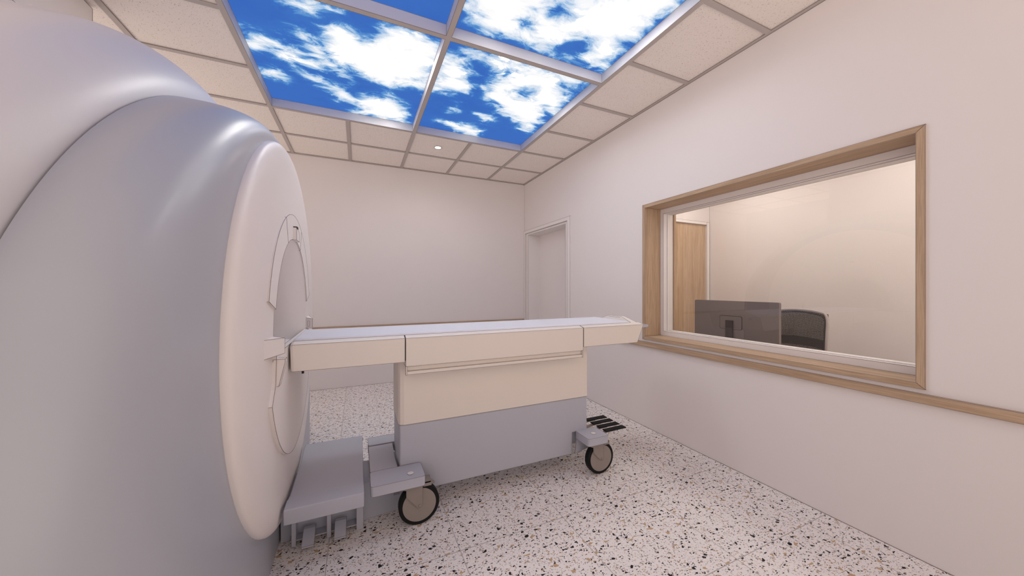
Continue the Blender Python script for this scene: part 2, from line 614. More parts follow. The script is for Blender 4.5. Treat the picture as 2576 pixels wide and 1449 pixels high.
# observation window
w = thing('window_1', 'oak framed observation window in right wall', None, (0.1, -3.42, 0.82))
w['kind'] = 'structure'
t = 0.030
CX0 = -0.009
a, b_, c_, d_ = WY0, WY1, WZ0, WZ1
MB().prism([(a, c_), (b_, c_), (b_ - t, c_ + t * .9), (a + t, c_ + t * .9)], 0, CX0, 0.19).build('sill_board', 'oak_y', w, ink=0.0011)
MB().prism([(a, d_), (b_, d_), (b_ - t, d_ - t), (a + t, d_ - t)], 0, CX0, 0.19).build('head_board', 'oak_y', w, ink=0.0011)
MB().prism([(a, c_), (a, d_), (a + t, d_ - t), (a + t, c_ + t * .9)], 0, CX0, 0.19).build('side_board', 'oak_z', w, ink=0.0011)
MB().prism([(b_, c_), (b_, d_), (b_ - t, d_ - t), (b_ - t, c_ + t * .9)], 0, CX0, 0.19).build('side_board', 'oak_z', w, ink=0.0011)
def ring(y0, y1, z0, z1, ty, tz0, tz1, x0, x1, mb=None):
    mb = mb or MB()
    l = []
    for x in (x0, x1):
        l.append(([(x, y0, z0), (x, y1, z0), (x, y1, z1), (x, y0, z1)], [(x, y0 + ty, z0 + tz0), (x, y1 - ty, z0 + tz0), (x, y1 - ty, z1 - tz1), (x, y0 + ty, z1 - tz1)]))
    (o0, i0), (o1, i1) = l
    mb.loft([o0, i0]).loft([i0, i1]).loft([i1, o1]).loft([o1, o0])
    return mb
ring(WY0 + .01, WY1 - .01, WZ0 + .01, WZ1 - .01, 0.054, 0.060, 0.064, 0.19, 0.24).build('glazing_frame', 'trim_white', w, ink=0.0014)
ring(WY0 + .01, WY1 - .01, WZ0 + .01, WZ1 - .01, 0.060, 0.064, 0.068, 0.2405, 0.262).build('glazing_bead', 'trim_white', w)
ring(WY0 + .01, WY1 - .01, WZ0 + .01, WZ1 - .01, 0.054, 0.062, 0.066, 0.2625, 0.318).build('glazing_frame', 'trim_white', w, ink=0.0012)
ring(WY0 + .0, WY1 - .0, WZ0 - .01, WZ1 + .01, 0.076, 0.045, 0.045, 0.321, 0.345).build('casing', 'oak_z', w)
MB().box(0.247, 0.253, WY0 + .045, WY1 - .045, WZ0 + .045, WZ1 - .045).build('glass_pane', 'glass', w)

# oak wall rail
mb = MB().box(-0.02, -0.0005, YS, -1.335, 0.757, 0.800)
struct('trim_1', mb, 'oak_y', ink=0.0013)
mb = MB().box(XL, 0.0 - 0.013, -0.02, -0.0005, 0.757, 0.800)
struct('trim_2', mb, 'oak_x', ink=0.0013)

# ------------------------------------------------------------------ suspended ceiling
GX = [-5.12, -4.48, -3.84, -3.200, -2.5557, -1.9120, -1.2762, -0.6355]
GY = [-0.5971, -1.2012, -1.8048, -2.4076, -3.0235, -3.6295, -4.2350, -4.84, -5.445, -6.05]
SX0, SX1, SY0, SY1, SXM, SYM = -3.200, -0.6355, -4.2350, -1.2012, -1.9120, -2.7207
TB = 0.017
mb = MB()
xs = [XL] + GX + [0.0]
ys = [0.0] + GY + [YS]
for i in range(len(xs) - 1):
    for j in range(len(ys) - 1):
        x0, x1, y1, y0 = xs[i], xs[i + 1], ys[j], ys[j + 1]
        if x0 >= SX0 - .01 and x1 <= SX1 + .01 and y0 >= SY0 - .01 and y1 <= SY1 + .01: continue
        mb.box(x0 + 0.001, x1 - 0.001, y0 + 0.001, y1 - 0.001, H + 0.009, H + 0.03)
struct('ceiling', mb, 'tile')
mb = MB().box(XL - 0.1, 0.32, YS, 0, H + 0.16, H + 0.2)
struct('ceiling_slab', mb, 'plaster')
mb = MB()
def bar(x0, x1, y0, y1): mb.box(x0, x1, y0, y1, H, H + 0.012)
for x in GX:
    if SX0 + .01 < x < SX1 - .01:
        if abs(x - SXM) < .01: bar(x - TB, x + TB, YS, 0)
        else: bar(x - TB, x + TB, YS, SY0 + TB), bar(x - TB, x + TB, SY1 - TB, 0)
    else: bar(x - TB, x + TB, YS, 0)
for y in GY + [SYM]:
    segs = [XL] + GX + [0.0] if y != SYM else [SX0, SXM, SX1]
    for i in range(len(segs) - 1):
        x0, x1 = segs[i], segs[i + 1]
        inside = SY0 + .01 < y < SY1 - .01 and x0 >= SX0 - .01 and x1 <= SX1 + .01
        if y == SYM and not inside: continue
        if inside and y != SYM: continue
        bar(x0 + (TB if i or y == SYM else 0), x1 - (TB if i < len(segs) - 2 or y == SYM else 0), y - TB, y + TB)
mb.box(-0.022, 0, YS, 0, H - 0.001, H + 0.009).box(XL, 0, -0.022, 0, H - 0.001, H + 0.009)
mb.box(XL, XL + 0.022, YS, 0, H - 0.001, H + 0.009).box(XL, 0, YS, YS + 0.022, H - 0.001, H + 0.009)
# dark lines painted as the shade where the tiles drop behind the grid
def jl(x0, y0, x1, y1, r=0.0022): mb.line((x0, y0, H + 0.004), (x1, y1, H + 0.004), r)
for i in range(len(xs) - 1):
    for j in range(len(ys) - 1):
        x0, x1, y1, y0 = xs[i], xs[i + 1], ys[j], ys[j + 1]
        if x0 >= SX0 - .01 and x1 <= SX1 + .01 and y0 >= SY0 - .01 and y1 <= SY1 + .01: continue
        a0 = x0 + (0.022 if x0 == XL else TB)
        a1 = x1 - (0.022 if x1 == 0 else TB)
        c0 = y0 + (0.022 if y0 == YS else TB)
        c1 = y1 - (0.022 if y1 == 0 else TB)
        jl(a0, c0, a1, c0); jl(a0, c1, a1, c1); jl(a0, c0, a0, c1); jl(a1, c0, a1, c1)
mb.line((XL, -0.001, H - 0.002), (0, -0.001, H - 0.002), 0.002).line((-0.001, YS, H - 0.002), (-0.001, 0, H - 0.002), 0.002)
struct('trim_3', mb, 'tbar', m2='ink')

# backlit sky pictures in the ceiling
CLOUD_WHITE = [[(-2.701, -2.389), (-2.552, -2.471), (-2.478, -2.43), (-2.44, -2.408), (-2.344, -2.467), (-2.273, -2.575), (-2.199, -2.615), (-2.107, -2.597), (-1.883, -2.587), (-1.899, -1.914), (-2.07, -1.913), (-2.189, -1.834), (-2.376, -1.848), (-2.527, -1.938), (-2.654, -2.004), (-2.694, -2.153), (-2.688, -2.335)], [(-2.895, -2.257), (-2.819, -2.291), (-2.701, -2.184), (-2.653, -2.024), (-2.549, -1.949), (-2.495, -1.795), (-2.575, -1.828), (-2.721, -1.954), (-2.819, -2.148)], [(-3.176, -2.108), (-3.055, -2.147), (-2.95, -2.138), (-2.901, -2.042), (-2.801, -1.977), (-2.668, -1.958), (-2.729, -1.857), (-2.873, -1.885), (-2.943, -1.893), (-3.035, -1.927), (-3.167, -1.922)], [(-2.943, -1.893), (-2.846, -1.773), (-2.716, -1.741), (-2.58, -1.683), (-2.497, -1.564), (-2.384, -1.669), (-2.178, -1.708), (-2.036, -1.538), (-1.996, -1.215), (-2.163, -1.177), (-2.343, -1.203), (-2.528, -1.22), (-2.445, -1.385), (-2.615, -1.427), (-2.728, -1.591), (-2.857, -1.678), (-2.952, -1.767)], [(-3.186, -1.714), (-3.071, -1.735), (-2.986, -1.687), (-3.044, -1.593), (-3.177, -1.568)], [(-2.861, -2.565), (-2.727, -2.626), (-2.617, -2.577), (-2.575, -2.557), (-2.656, -2.507), (-2.712, -2.455), (-2.779, -2.465), (-2.831, -2.506)], [(-1.863, -2.596), (-1.77, -2.587), (-1.612, -2.605), (-1.362, -2.606), (-1.175, -2.631), (-0.89, -2.633), (-0.629, -2.636), (-0.656, -2.5), (-0.854, -2.461), (-0.7, -2.375), (-0.657, -2.097), (-0.651, -2.0), (-0.824, -2.085), (-0.666, -1.739), (-0.68, -1.55), (-0.938, -1.692), (-1.132, -1.817), (-1.233, -1.901), (-1.397, -2.005), (-1.486, -2.176), (-1.421, -2.302), (-1.305, -2.423), (-1.477, -2.411), (-1.571, -2.492), (-1.747, -2.508)], [(-1.905, -2.491), (-1.823, -2.528), (-1.696, -2.456), (-1.634, -2.297), (-1.535, -2.154), (-1.556, -2.042), (-1.687, -2.009), (-1.807, -1.929), (-1.894, -1.89), (-1.886, -2.183)], [(-1.668, -1.436), (-1.385, -1.491), (-1.207, -1.375), (-1.204, -1.205), (-1.488, -1.248)], [(-1.386, -1.702), (-1.231, -1.772), (-1.142, -1.674), (-1.248, -1.59)], [(-1.668, -1.704), (-1.594, -1.769), (-1.564, -1.714), (-1.643, -1.662)], [(-1.885, -3.107), (-1.86, -2.931), (-1.809, -2.862), (-1.695, -2.775), (-1.562, -2.781), (-1.332, -2.802), (-1.006, -2.805), (-0.665, -2.798), (-0.615, -3.108), (-0.687, -3.647)]]
CLOUD_BLUE = [[(-1.377, -3.193), (-1.307, -3.212), (-1.262, -3.108), (-1.338, -3.101)], [(-1.286, -2.788), (-1.126, -2.886), (-1.08, -2.973), (-1.017, -2.994), (-0.889, -2.913), (-0.932, -2.8), (-1.098, -2.801)], [(-0.727, -2.873), (-0.694, -3.188), (-0.685, -3.435), (-0.61, -3.429), (-0.591, -3.084), (-0.598, -2.829)], [(-1.496, -2.989), (-1.457, -3.021), (-1.415, -2.94), (-1.458, -2.935)], [(-1.466, -2.416), (-1.636, -2.463), (-1.663, -2.39), (-1.573, -2.186), (-1.462, -2.187)], [(-1.185, -2.223), (-1.053, -2.296), (-1.006, -2.237), (-1.128, -2.168)], [(-2.478, -2.518), (-2.414, -2.561), (-2.344, -2.475), (-2.44, -2.401)], [(-3.098, -1.988), (-3.02, -2.006), (-3.023, -1.942), (-3.1, -1.935)]]

def sdf_poly(P, poly):
    """signed distance (inside positive) of points P to a polygon"""
    q = np.array(poly)
    n = len(q)
    d = np.full(len(P), 1e9)
    ins = np.zeros(len(P), bool)
    for i in range(n):
        a, b = q[i], q[(i + 1) % n]
        ab = b - a
        t_ = np.clip(((P - a) @ ab) / max(ab @ ab, 1e-9), 0, 1)
        d = np.minimum(d, np.hypot(*(P - a - t_[:, None] * ab).T))
        c = ((a[1] > P[:, 1]) != (b[1] > P[:, 1])) & (P[:, 0] < (b[0] - a[0]) * (P[:, 1] - a[1]) / (b[1] - a[1] + 1e-12) + a[0])
        ins ^= c
    return np.where(ins, d, -d)

def sky_panel(x0, x1, y0, y1, label):
    p = thing('sky_light_panel', label, 'ceiling light', ((x0 + x1) / 2, (y0 + y1) / 2, H), 'backlit cloud ceiling panels')
    zt = H + 0.076
    mb = MB()
    o = [(x0, y0), (x1, y0), (x1, y1), (x0, y1)]
    mb.loft([[(x, y, z) for x, y in o] for z in (H + 0.0005, zt)])
    e = 0.004
    o2 = [(x0 - e, y0 - e), (x1 + e, y0 - e), (x1 + e, y1 + e), (x0 - e, y1 + e)]
    mb.loft([[(x, y, z) for x, y in o2] for z in (H + 0.0125, zt)])
    mb.loft([[(x, y, zt) for x, y in o], [(x, y, zt) for x, y in o2]])
    mb.build('liner', 'liner', p, ink=0.0016)
    nx, ny = 130, 150
    X, Y = np.meshgrid(np.linspace(x0, x1, nx), np.linspace(y0, y1, ny))
    P = np.c_[X.ravel(), Y.ravel()]
    v = np.full(len(P), -1.0)
    for poly in CLOUD_WHITE: v = np.maximum(v, sdf_poly(P, poly))
    for poly in CLOUD_BLUE: v = np.minimum(v, -sdf_poly(P, poly) + 0.01)
    if x0 < -3 and y0 < -4: v = np.maximum(v, -0.3)
    v = np.clip(0.5 + v / 0.11 * 0.5, -0.55, 1.35)
    me = bpy.data.meshes.new('cloud_picture')
    me.from_pydata([(a, b, zt) for a, b in P], [], [(j * nx + i, (j + 1) * nx + i, (j + 1) * nx + i + 1, j * nx + i + 1) for j in range(ny - 1) for i in range(nx - 1)])
    at = me.attributes.new('cloud', 'FLOAT', 'POINT')
    at.data.foreach_set('value', v.astype(np.float32))
    me.materials.append(M['sky'])
    q = bpy.data.objects.new('cloud_picture', me)
    C.objects.link(q)
    q.parent = p
    q.location = -ORG[p.name]
for xa, xb, sx in ((SX0 + TB, SXM - TB, 'left'), (SXM + TB, SX1 - TB, 'right')):
    for ya, yb, sy in ((SYM + TB, SY1 - TB, 'far'), (SY0 + TB, SYM - TB, 'near')):
        lab = {('left', 'far'): 'backlit sky panel with long slanting cloud streaks, above the scanner bore',
               ('right', 'far'): 'backlit sky panel with ragged cloud and small puffs, nearest the corner downlight',
               ('left', 'near'): 'backlit sky panel of plain deep blue, cut by the top edge left of the centre bar',
               ('right', 'near'): 'backlit sky panel almost filled with white cloud, cut by the top edge'}[(sx, sy)]
        sky_panel(xa + .001, xb - .001, ya + .001, yb - .001, lab)

def downlight(x, y, label, z=H + 0.009, w=LAMP_W):
    p = thing('downlight', label, 'ceiling light', (x, y, z), 'recessed downlights')
    MB().lathe([(0.036, -0.004), (0.046, -0.005), (0.047, -0.0005), (0.036, -0.0005)], (x, y, z), 2, 32, caps=(False, False)).build('trim_ring', 'tbar', p, smooth=30)
    MB().lathe([(0.036, -0.003), (0.001, -0.0035)], (x, y, z), 2, 32, caps=(False, True)).build('diffuser', 'lamp', p)
    l = lamp(x, y, z, w)
    l.parent = p
    l.location = (0, 0, -0.03)
downlight(-1.592, -0.893, 'small round white downlight in a ceiling tile near the back wall')
for y, nm in ((-2.55, 'nearest the oak door'), (-3.9, 'in the middle of the row'), (-5.25, 'farthest from the oak door')):  # glowing panels added out of view to brighten the control room
    q = thing('fill_panel', 'added unseen fill panel under the control room ceiling, ' + nm, 'ceiling light', (1.15, y, 2.75), 'added control room fill panels')
    MB().box(0.84, 1.46, y - .31, y + .31, 2.735, 2.7495).build('frame', 'tbar', q)
    MB().box(0.86, 1.44, y - .29, y + .29, 2.733, 2.7349).build('diffuser', 'fill_glow', q)

# ------------------------------------------------------------------ scanner gantry
YC = -2.76                       # long axis of bore and table
ZC = 1.083
FX = -2.787                      # front face
g = thing('mri_scanner', 'large blue-grey and white scanner gantry with round white front face at left', 'medical scanner', (-3.6, YC, 0))

def outline(rad, zc, cap, n1=56, n2=14):
    """closed tombstone outline as (y, z) relative to YC: arc over the top, straight sides down to the floor"""
    # angle at which the arc reaches the side
    ca = min(1, cap / rad)
    a0 = math.acos(ca)
    half = []
    for i in range(n1 + 1):
        a = math.pi / 2 - (math.pi / 2 - a0) * i / n1
        half.append((rad * math.cos(a), zc + rad * math.sin(a)))
    z0 = half[-1][1]
    for i in range(1, n2 + 1):
        half.append((half[n1][0], z0 + (0.0 - z0) * i / n2))
    # soften the corner between arc and side
    h = half[:]
    for _ in range(40):
        h = [h[0]] + [((h[i - 1][0] + 2 * h[i][0] + h[i + 1][0]) / 4, (h[i - 1][1] + 2 * h[i][1] + h[i + 1][1]) / 4) if n1 - 6 <= i <= n1 + 6 else h[i] for i in range(1, len(h) - 1)] + [h[-1]]
    right = h
    left = [(-y, z) for y, z in h[::-1][:-1]]
    return left[::-1][::-1] + right[0:0] + [] if False else (left + right)

OA = outline(0.965, 1.06, 0.965)
OB = outline(1.474, 0.65, 1.40)
OC = outline(1.70, 0.59, 1.56)
def blend(o1, o2, e): return [(p[0] + (q[0] - p[0]) * e, p[1] + (q[1] - p[1]) * e) for p, q in zip(o1, o2)]
def at(o, x): return [(x, YC + y, z) for y, z in o]
def fil(o1, o2, x1, x2, p, n=22):
    r = []
    for i in range(n + 1):
        t_ = i / n * math.pi / 2
        r.append(at(blend(o1, o2, math.sin(t_) ** (2 / p)), x1 + (x2 - x1) * (1 - math.cos(t_) ** (2 / p))))
    return r
mb = MB()
# flat front skirt under the round face, then the rounded shoulder
inner = [(y * 0.86, 1.06 + (z - 1.06) * 0.86 if z > 1.06 else max(z, 0.0)) for y, z in OA]
loops = [at(inner, -2.829)] + fil(OA, OB, -2.83, -3.05, 2.9)
mb.loft(loops, close=False)
# the skirt's own face: fill between the two lower sides
low = [(y, z) for y, z in OA if z <= 1.06]
mb.add([(-2.829, YC - 0.84, 0), (-2.829, YC + 0.84, 0), (-2.829, YC + 0.84, 1.0), (-2.829, YC - 0.84, 1.0)], [(0, 1, 2, 3)])
rim = at(OB, -3.05)
rim2 = at([(y * 0.975, z * 0.99) for y, z in OB], -3.056)
mb.loft([rim, rim2], close=False)
mb.build('body_cover', 'gantry_blue', g, smooth=50)

mb = MB()
OBi = [(y * 0.993, z * 0.995) for y, z in OB]
loops = fil(OBi, OC, -3.055, -3.21, 1.7)
loops += [at(OC, -3.6), at(OC, -4.2)] + [at(blend(OC, OB, math.sin(i / 8 * math.pi / 2)), -4.2 - 0.45 * math.sin(i / 8 * math.pi / 2)) for i in range(1, 9)]
mb.loft(loops, close=False)
bk = at(OB, -4.65)
mb.add(bk, [tuple(range(len(bk)))])
mb.build('rear_cover', 'gantry_white', g, smooth=50)

# round front cover with the bore mouth cut through it
def mouth(k, r=0.492, zc=1.075, n=96):
    """bore mouth: round above, flat at table height"""
    out = []
    for i in range(n):
        a = 2 * math.pi * i / n
        c, s = math.cos(a), math.sin(a)
        y, z = r * c, r * s
        if s < 0:
            lim = -0.13
            if z < lim: y, z = y * 1.0 if abs(y) < r * 0.86 else math.copysign(r * .9, y), lim
        out.append((k * y, zc + k * z))
    return out
NR = 96
def circ(r, zc=ZC): return [(r * math.cos(2 * math.pi * i / NR), zc + r * math.sin(2 * math.pi * i / NR)) for i in range(NR)]
mb = MB()
prof = [(0.957, -2.83), (0.957, -2.818), (0.953, -2.810), (0.945, -2.8035), (0.932, -2.798), (0.915, -2.7940), (0.89, -2.7905), (0.86, -2.788), (0.82, FX)]
loops = [at(circ(r), x) for r, x in prof]
m0 = mouth(1)
loops.append(at(blend(circ(0.82), m0, 0.5), FX))
loops.append(at(m0, FX))
mb.loft(loops)
mb.build('front_cover', 'gantry_face', g, smooth=35)
mb = MB()
mb.loft([at(mouth(k), x) for k, x in ((1, FX + .0005), (0.985, FX - .004), (0.95, FX - .014), (0.88, FX - .034), (0.80, FX - .065), (0.73, FX - .11), (0.69, FX - .18), (0.67, FX - .3), (0.67, -4.64))])
mb.build('bore_liner', 'gantry_face', g, smooth=35)

# raised trim in three pieces round the top of the bore
def arc_piece(a0, a1, ri, ro, th, cut0=0.0, cut1=0.0, n=24, zc=1.075):
    mb = MB()
    loops = []
    for i in range(n + 1):
        u = i / n
        ai = a0 + cut0 + (a1 + cut1 - a0 - cut0) * u
        ao = a0 + (a1 - a0) * u
        p = lambda r, a, x: (x, YC + r * math.cos(a), zc + r * math.sin(a))
        loops.append([p(ri, ai, FX - .02), p(ri, ai, FX + th), p(ro, ao, FX + th), p(ro, ao, FX - .02)])
    mb.loft(loops, True, True, True)
    return mb
R2 = math.radians
RI, RO, TH = 0.495, 0.625, 0.007
arc_piece(R2(113.0), R2(163.5), RI, RO, TH, 0, 0.0).build('bore_trim', 'gantry_face', g, ink=0.0011, inkang=45)
arc_piece(R2(67.3), R2(112.7), RI, RO, TH).build('bore_trim', 'gantry_face', g, ink=0.0011, inkang=45)
arc_piece(R2(16.5), R2(67.0), RI, RO, TH).build('bore_trim', 'gantry_face', g, ink=0.0011, inkang=45)
# positioning light housing at the top of the mouth
mb = MB().prism([(YC - 0.055, 1.565), (YC - 0.055, 1.632), (YC + 0.03, 1.618), (YC + 0.045, 1.60), (YC + 0.045, 1.565)], 0, FX - .02, FX + TH + 0.016)
mb.build('laser_housing', 'gantry_face', g, ink=0.0011)
MB().box(FX + .004, FX + TH + .0185, YC - 0.053, YC - 0.012, 1.6265, 1.6375).build('laser_slot', 'dark', g)

# wedge control pods left and right of the bore
for sgn in (-1, 1):
    yo, yi = YC + sgn * 0.655, YC + sgn * 0.490
    X0, X1 = FX - .004, FX + 0.041
    vs = [(X0, yo, 1.033), (X0, yo, 1.108), (X0, yi, 1.034), (X0, yi, 1.103), (X1, yi, 1.029), (X1, yi, 1.094)]
    fs = [(0, 1, 3, 2), (2, 3, 5, 4), (0, 4, 5, 1), (1, 5, 3), (0, 2, 4)]
    p = MB().add(vs, fs).build('control_pod', 'gantry_face', g, ink=0.0011)
    if sgn > 0:
        MB().box(FX + .010, FX + .022, yi - 0.003, yi + .004, 1.043, 1.078).build('pod_button', 'trim_white', p, ink=0.0011)

# lower service panel: disc segment with a neck that reaches up under the table
mb = MB()
def panel_outline(x):
    pts = []
    rr, zc = 0.628, 1.075
    for i in range(41):
        a = R2(203) + R2(134) * i / 40
        pts.append((x, YC + rr * math.cos(a), zc + rr * math.sin(a)))
    pts += [(x, YC + 0.53, 0.885), (x, YC + 0.515, 0.80 + .11), (x, YC + 0.50, 1.025), (x, YC - 0.50, 1.025), (x, YC - 0.515, 0.91), (x, YC - 0.53, 0.885)]
    return pts
mb.loft([panel_outline(FX - .01), panel_outline(FX + 0.014)], True, True, True)
mb.build('lower_panel', 'gantry_face', g, ink=0.0011, inkang=45)
# tapered guide fins left and right of the table end
for sgn in (-1, 1):
    ya, yb = YC + sgn * 0.503, YC + sgn * 0.465
    sec = [(FX + .002, 1.006), (FX + .045, 1.006), (FX + .045, 0.994), (FX + .022, 0.893), (FX + .002, 0.893)]
    MB().prism(sec, 1, min(ya, yb), max(ya, yb)).build('guide_fin', 'gantry_face', g, ink=0.0011)
# docking tongue and hook under the table end
mb = MB().box(FX + .04, -2.768, YC - 0.20, YC + 0.20, 0.985, 1.015).box(FX + .045, -2.768, YC - 0.16, YC + 0.16, 0.93, 0.984)
mb.build('docking_tongue', 'gantry_face', g, ink=0.0011)

# boxed service duct from gantry top to ceiling
d = thing('service_duct', 'white boxed duct rising to the ceiling behind the scanner top', 'duct', (-4.3, -2.4, 2.28))
MB().box(-4.75, -3.90, -3.1, -2.085, 2.33, 2.62).build('duct_box', 'trim_white', d, ink=0.0016)
MB().box(-4.74, -3.905, -3.1, -2.09, 2.621, H - .002).build('duct_collar', 'trim_white', d, ink=0.0016)

# ------------------------------------------------------------------ docking platform on the floor in front of the gantry
p = thing('docking_platform', 'blue-grey dished step with two floor pedals, between gantry and patient table', 'step', (-2.6, YC, 0))
mb = MB()
HW = 0.362
def psec(x, z=0.288):
    dp = 0.020
    up = [(-HW, z), (-HW + 0.085, z), (-HW + 0.115, z - dp * .6), (-HW + 0.16, z - dp)]
    pr = up + [(-y, zz) for y, zz in up[::-1]]
    return [(x, YC + y, zz) for y, zz in pr] + [(x, YC + HW, z - 0.072), (x, YC - HW, z - 0.072)]
mb.loft([psec(-2.773), psec(-2.434)], True, True, True)
mb.build('step_plate', 'table_grey', p, bevel=0.006, smooth=40)
for x in (-2.757, -2.600, -2.452):
    wd = 0.010 if x != -2.452 else 0.017
    MB().box(x - wd, x + wd, YC - 0.192, YC - 0.05, 0.0, 0.214).build('support_plate', 'table_grey', p, ink=0.001)
MB().box(-2.775, -2.44, YC - 0.185, YC - 0.135, 0.022, 0.030).build('foot_rail', 'table_grey', p, ink=0.001)
for x in (-2.688, -2.545):
    mb = MB().prism([(YC - 0.262, 0.024), (YC - 0.262, 0.032), (YC - 0.185, 0.072), (YC - 0.165, 0.074), (YC - 0.165, 0.066), (YC - 0.185, 0.064)], 0, x - 0.027, x + 0.027)
    mb.build('floor_pedal', 'table_grey', p, ink=0.001)
# spine that runs along the floor from the gantry to the table
mb = MB()
hw = 0.135
def spine(x, k=1.0, z=0.228): return [(x, YC - hw * k, 0), (x, YC - hw * k, z - .02), (x, YC - hw * k + .02, z), (x, YC + hw * k - .02, z), (x, YC + hw * k, z - .02), (x, YC + hw * k, 0)]
mb.loft([spine(-2.822), spine(-2.47), spine(-2.44, 0.95), spine(-2.40, 0.85), spine(-2.275, 0.78), spine(-2.27, 0.78, 0.11), spine(-2.02, 0.7, 0.10)], True, True, True)
mb.build('floor_spine', 'table_grey', p, smooth=40, ink=0.001, inkang=60)

# ------------------------------------------------------------------ patient table
tb = thing('patient_table', 'mobile patient table with pale mattress, cream shell and grey base on black casters', 'patient table', (-1.6, YC, 0))
TX0, TX1 = -2.765, -0.478
def shell(x0, x1, zb, slant0=0.0, slant1=0.0, nose=0):
    def sec(x, xb, s=1.0, dz=0.0):
        top = [(-0.25 * s, 1.0265 - dz), (-0.205 * s, 1.0385 - dz), (0.205 * s, 1.0385 - dz), (0.25 * s, 1.027 - dz)]
        return [(xb, YC - 0.25 * s, zb)] + [(x, YC + y, z) for y, z in top] + [(xb, YC + 0.25 * s, zb)]
    mb = MB()
    L = []
    if nose: L = [sec(x0, x0 + slant0, 0.975, 0.006)]
    L += [sec(x0 + (0.012 if nose else 0), x0 + slant0 + (0.012 if nose else 0)), sec(x1, x1 + slant1)]
    return mb.loft(L, True, True, True)
shell(TX0, -2.2255, 0.896, 0.004, 0, 1).build('shell_end', 'table_cream', tb, ink=0.0011)
shell(-1.0275, TX1, 0.894, 0, -0.060).build('shell_end', 'table_cream', tb, ink=0.0011)
mb = MB().box(-2.226, -1.026, YC - 0.235, YC + 0.235, 0.90, 1.02)
mb.build('shell_core', 'dark', tb)
# middle section with side skirts and a grip slot
mb = shell(-2.2200, -1.0335, 0.870)
for s in (-1, 1):
    y = YC + s * 0.25
    mb.box(-2.2200, -2.2125, y, y - s * 0.022, 0.822, 0.8705).box(-1.0410, -1.0335, y, y - s * 0.022, 0.822, 0.8705)
    mb.box(-2.2125, -1.0410, y - s * 0.014, y - s * 0.022, 0.822, 0.8705)
mb.build('shell_middle', 'table_cream', tb, ink=0.0011)
for s in (-1, 1):
    y = YC + s * 0.25
    MB().box(-2.2125, -1.0410, y - s * 0.001, y - s * 0.0138, 0.824, 0.8425).build('grip_rail', 'table_cream', tb, ink=0.001)
# mattress
mb = MB()
def mat_sec(x, s=1.0, zt=1.053, e=0.0):
    return [(x, YC - 0.205 * s, 1.039), (x, YC - 0.204 * s, zt - .007), (x, YC - 0.198 * s, zt - .002), (x, YC - 0.186 * s, zt), (x, YC + 0.186 * s, zt), (x, YC + 0.198 * s, zt - .002), (x, YC + 0.204 * s, zt - .007), (x, YC + 0.205 * s, 1.039)]
mb.loft([mat_sec(-2.757, .985, 1.046), mat_sec(-2.751, .99, 1.051), mat_sec(-2.742), mat_sec(-0.600), mat_sec(-0.585, .99, 1.052), mat_sec(-0.568, .98, 1.047), mat_sec(-0.556, .97, 1.041)], True, True, True)
mb.build('mattress', 'mattress', tb, smooth=50, ink=0.001, inkang=62)
# push handle rising across the foot end
mb = MB()
x0, x1 = -0.540, -0.505
out = [(YC - 0.205, 1.036), (YC - 0.080, 1.076), (YC + 0.070, 1.076), (YC + 0.190, 1.036)]
mb.loft([[(x0 - (0.012 if z < 1.05 else 0), y, z) for y, z in out], [(x1 + (0.012 if z < 1.05 else 0), y, z) for y, z in out]], True, True, True)
h = mb.build('push_handle', 'table_cream', tb, ink=0.001)
MB().box(x0 - .0020, x0 - .0003, YC - 0.068, YC + 0.066, 1.046, 1.067).build('handle_slot', 'trim_white', h, ink=0.0014)
mb = MB().prism([(-0.49, 0.996), (-0.405, 1.001), (-0.398, 1.006), (-0.398, 1.018), (-0.405, 1.022), (-0.49, 1.028)], 1, YC - 0.225, YC - 0.195)
mb.build('release_lever', 'table_grey', tb, ink=0.001)
MB().box(-2.722, -2.712, YC - .2, YC - .19, 0.872, 0.8958).build('lock_pin', 'dark', tb)

# pedestal
PX0, PX1 = -2.250, -0.936
def ped(x0, x1, hw, z0, z1, ch):
    o = [(x0, YC - hw + ch), (x0 + ch * .3, YC - hw + ch * .3), (x0 + ch, YC - hw), (x1 - .006, YC - hw), (x1, YC - hw + .006), (x1, YC + hw - .006), (x1 - .006, YC + hw), (x0 + ch, YC + hw), (x0 + ch * .3, YC + hw - ch * .3), (x0, YC + hw - ch)]
    return MB().prism(o, 2, z0, z1)
ped(PX0, PX1, 0.170, 0.517, 0.895, 0.030).build('column_cover', 'table_cream', tb, ink=0.0011, inkang=50)
MB().prism([(PX0 + .006, 0.118), (-1.066, 0.118), (-1.066, 0.27), (PX1 - .003, 0.27), (PX1 - .003, 0.5165), (PX0 + .006, 0.5165)], 1, YC - 0.167, YC + 0.167).build('base_cover', 'table_grey', tb, bevel=0.010, smooth=40)
# front cross plate between the casters, dished
mb = MB()
def csec(x, z=0.283):
    return [(x, YC - .165, z), (x, YC - .10, z - .004), (x, YC, z - .020), (x, YC + .10, z - .004), (x, YC + .165, z), (x, YC + .165, z - .045), (x, YC - .165, z - .045)]
mb.loft([csec(-2.400), csec(-2.256)], True, True, True)
mb.build('cross_plate', 'table_grey', tb, ink=0.001, inkang=55, smooth=40)

def arm(x0, x1, y0, y1, z0, z1, r=0.016):
    o = []
    for cx, cy, a in ((x1 - r, y1 - r, 0), (x0 + r, y1 - r, 90), (x0 + r, y0 + r, 180), (x1 - r, y0 + r, 270)):
        for k in range(5):
            t_ = math.radians(a + k * 22.5)
            o.append((cx + r * math.cos(t_), cy + r * math.sin(t_)))
    return MB().prism(o, 2, z0, z1)

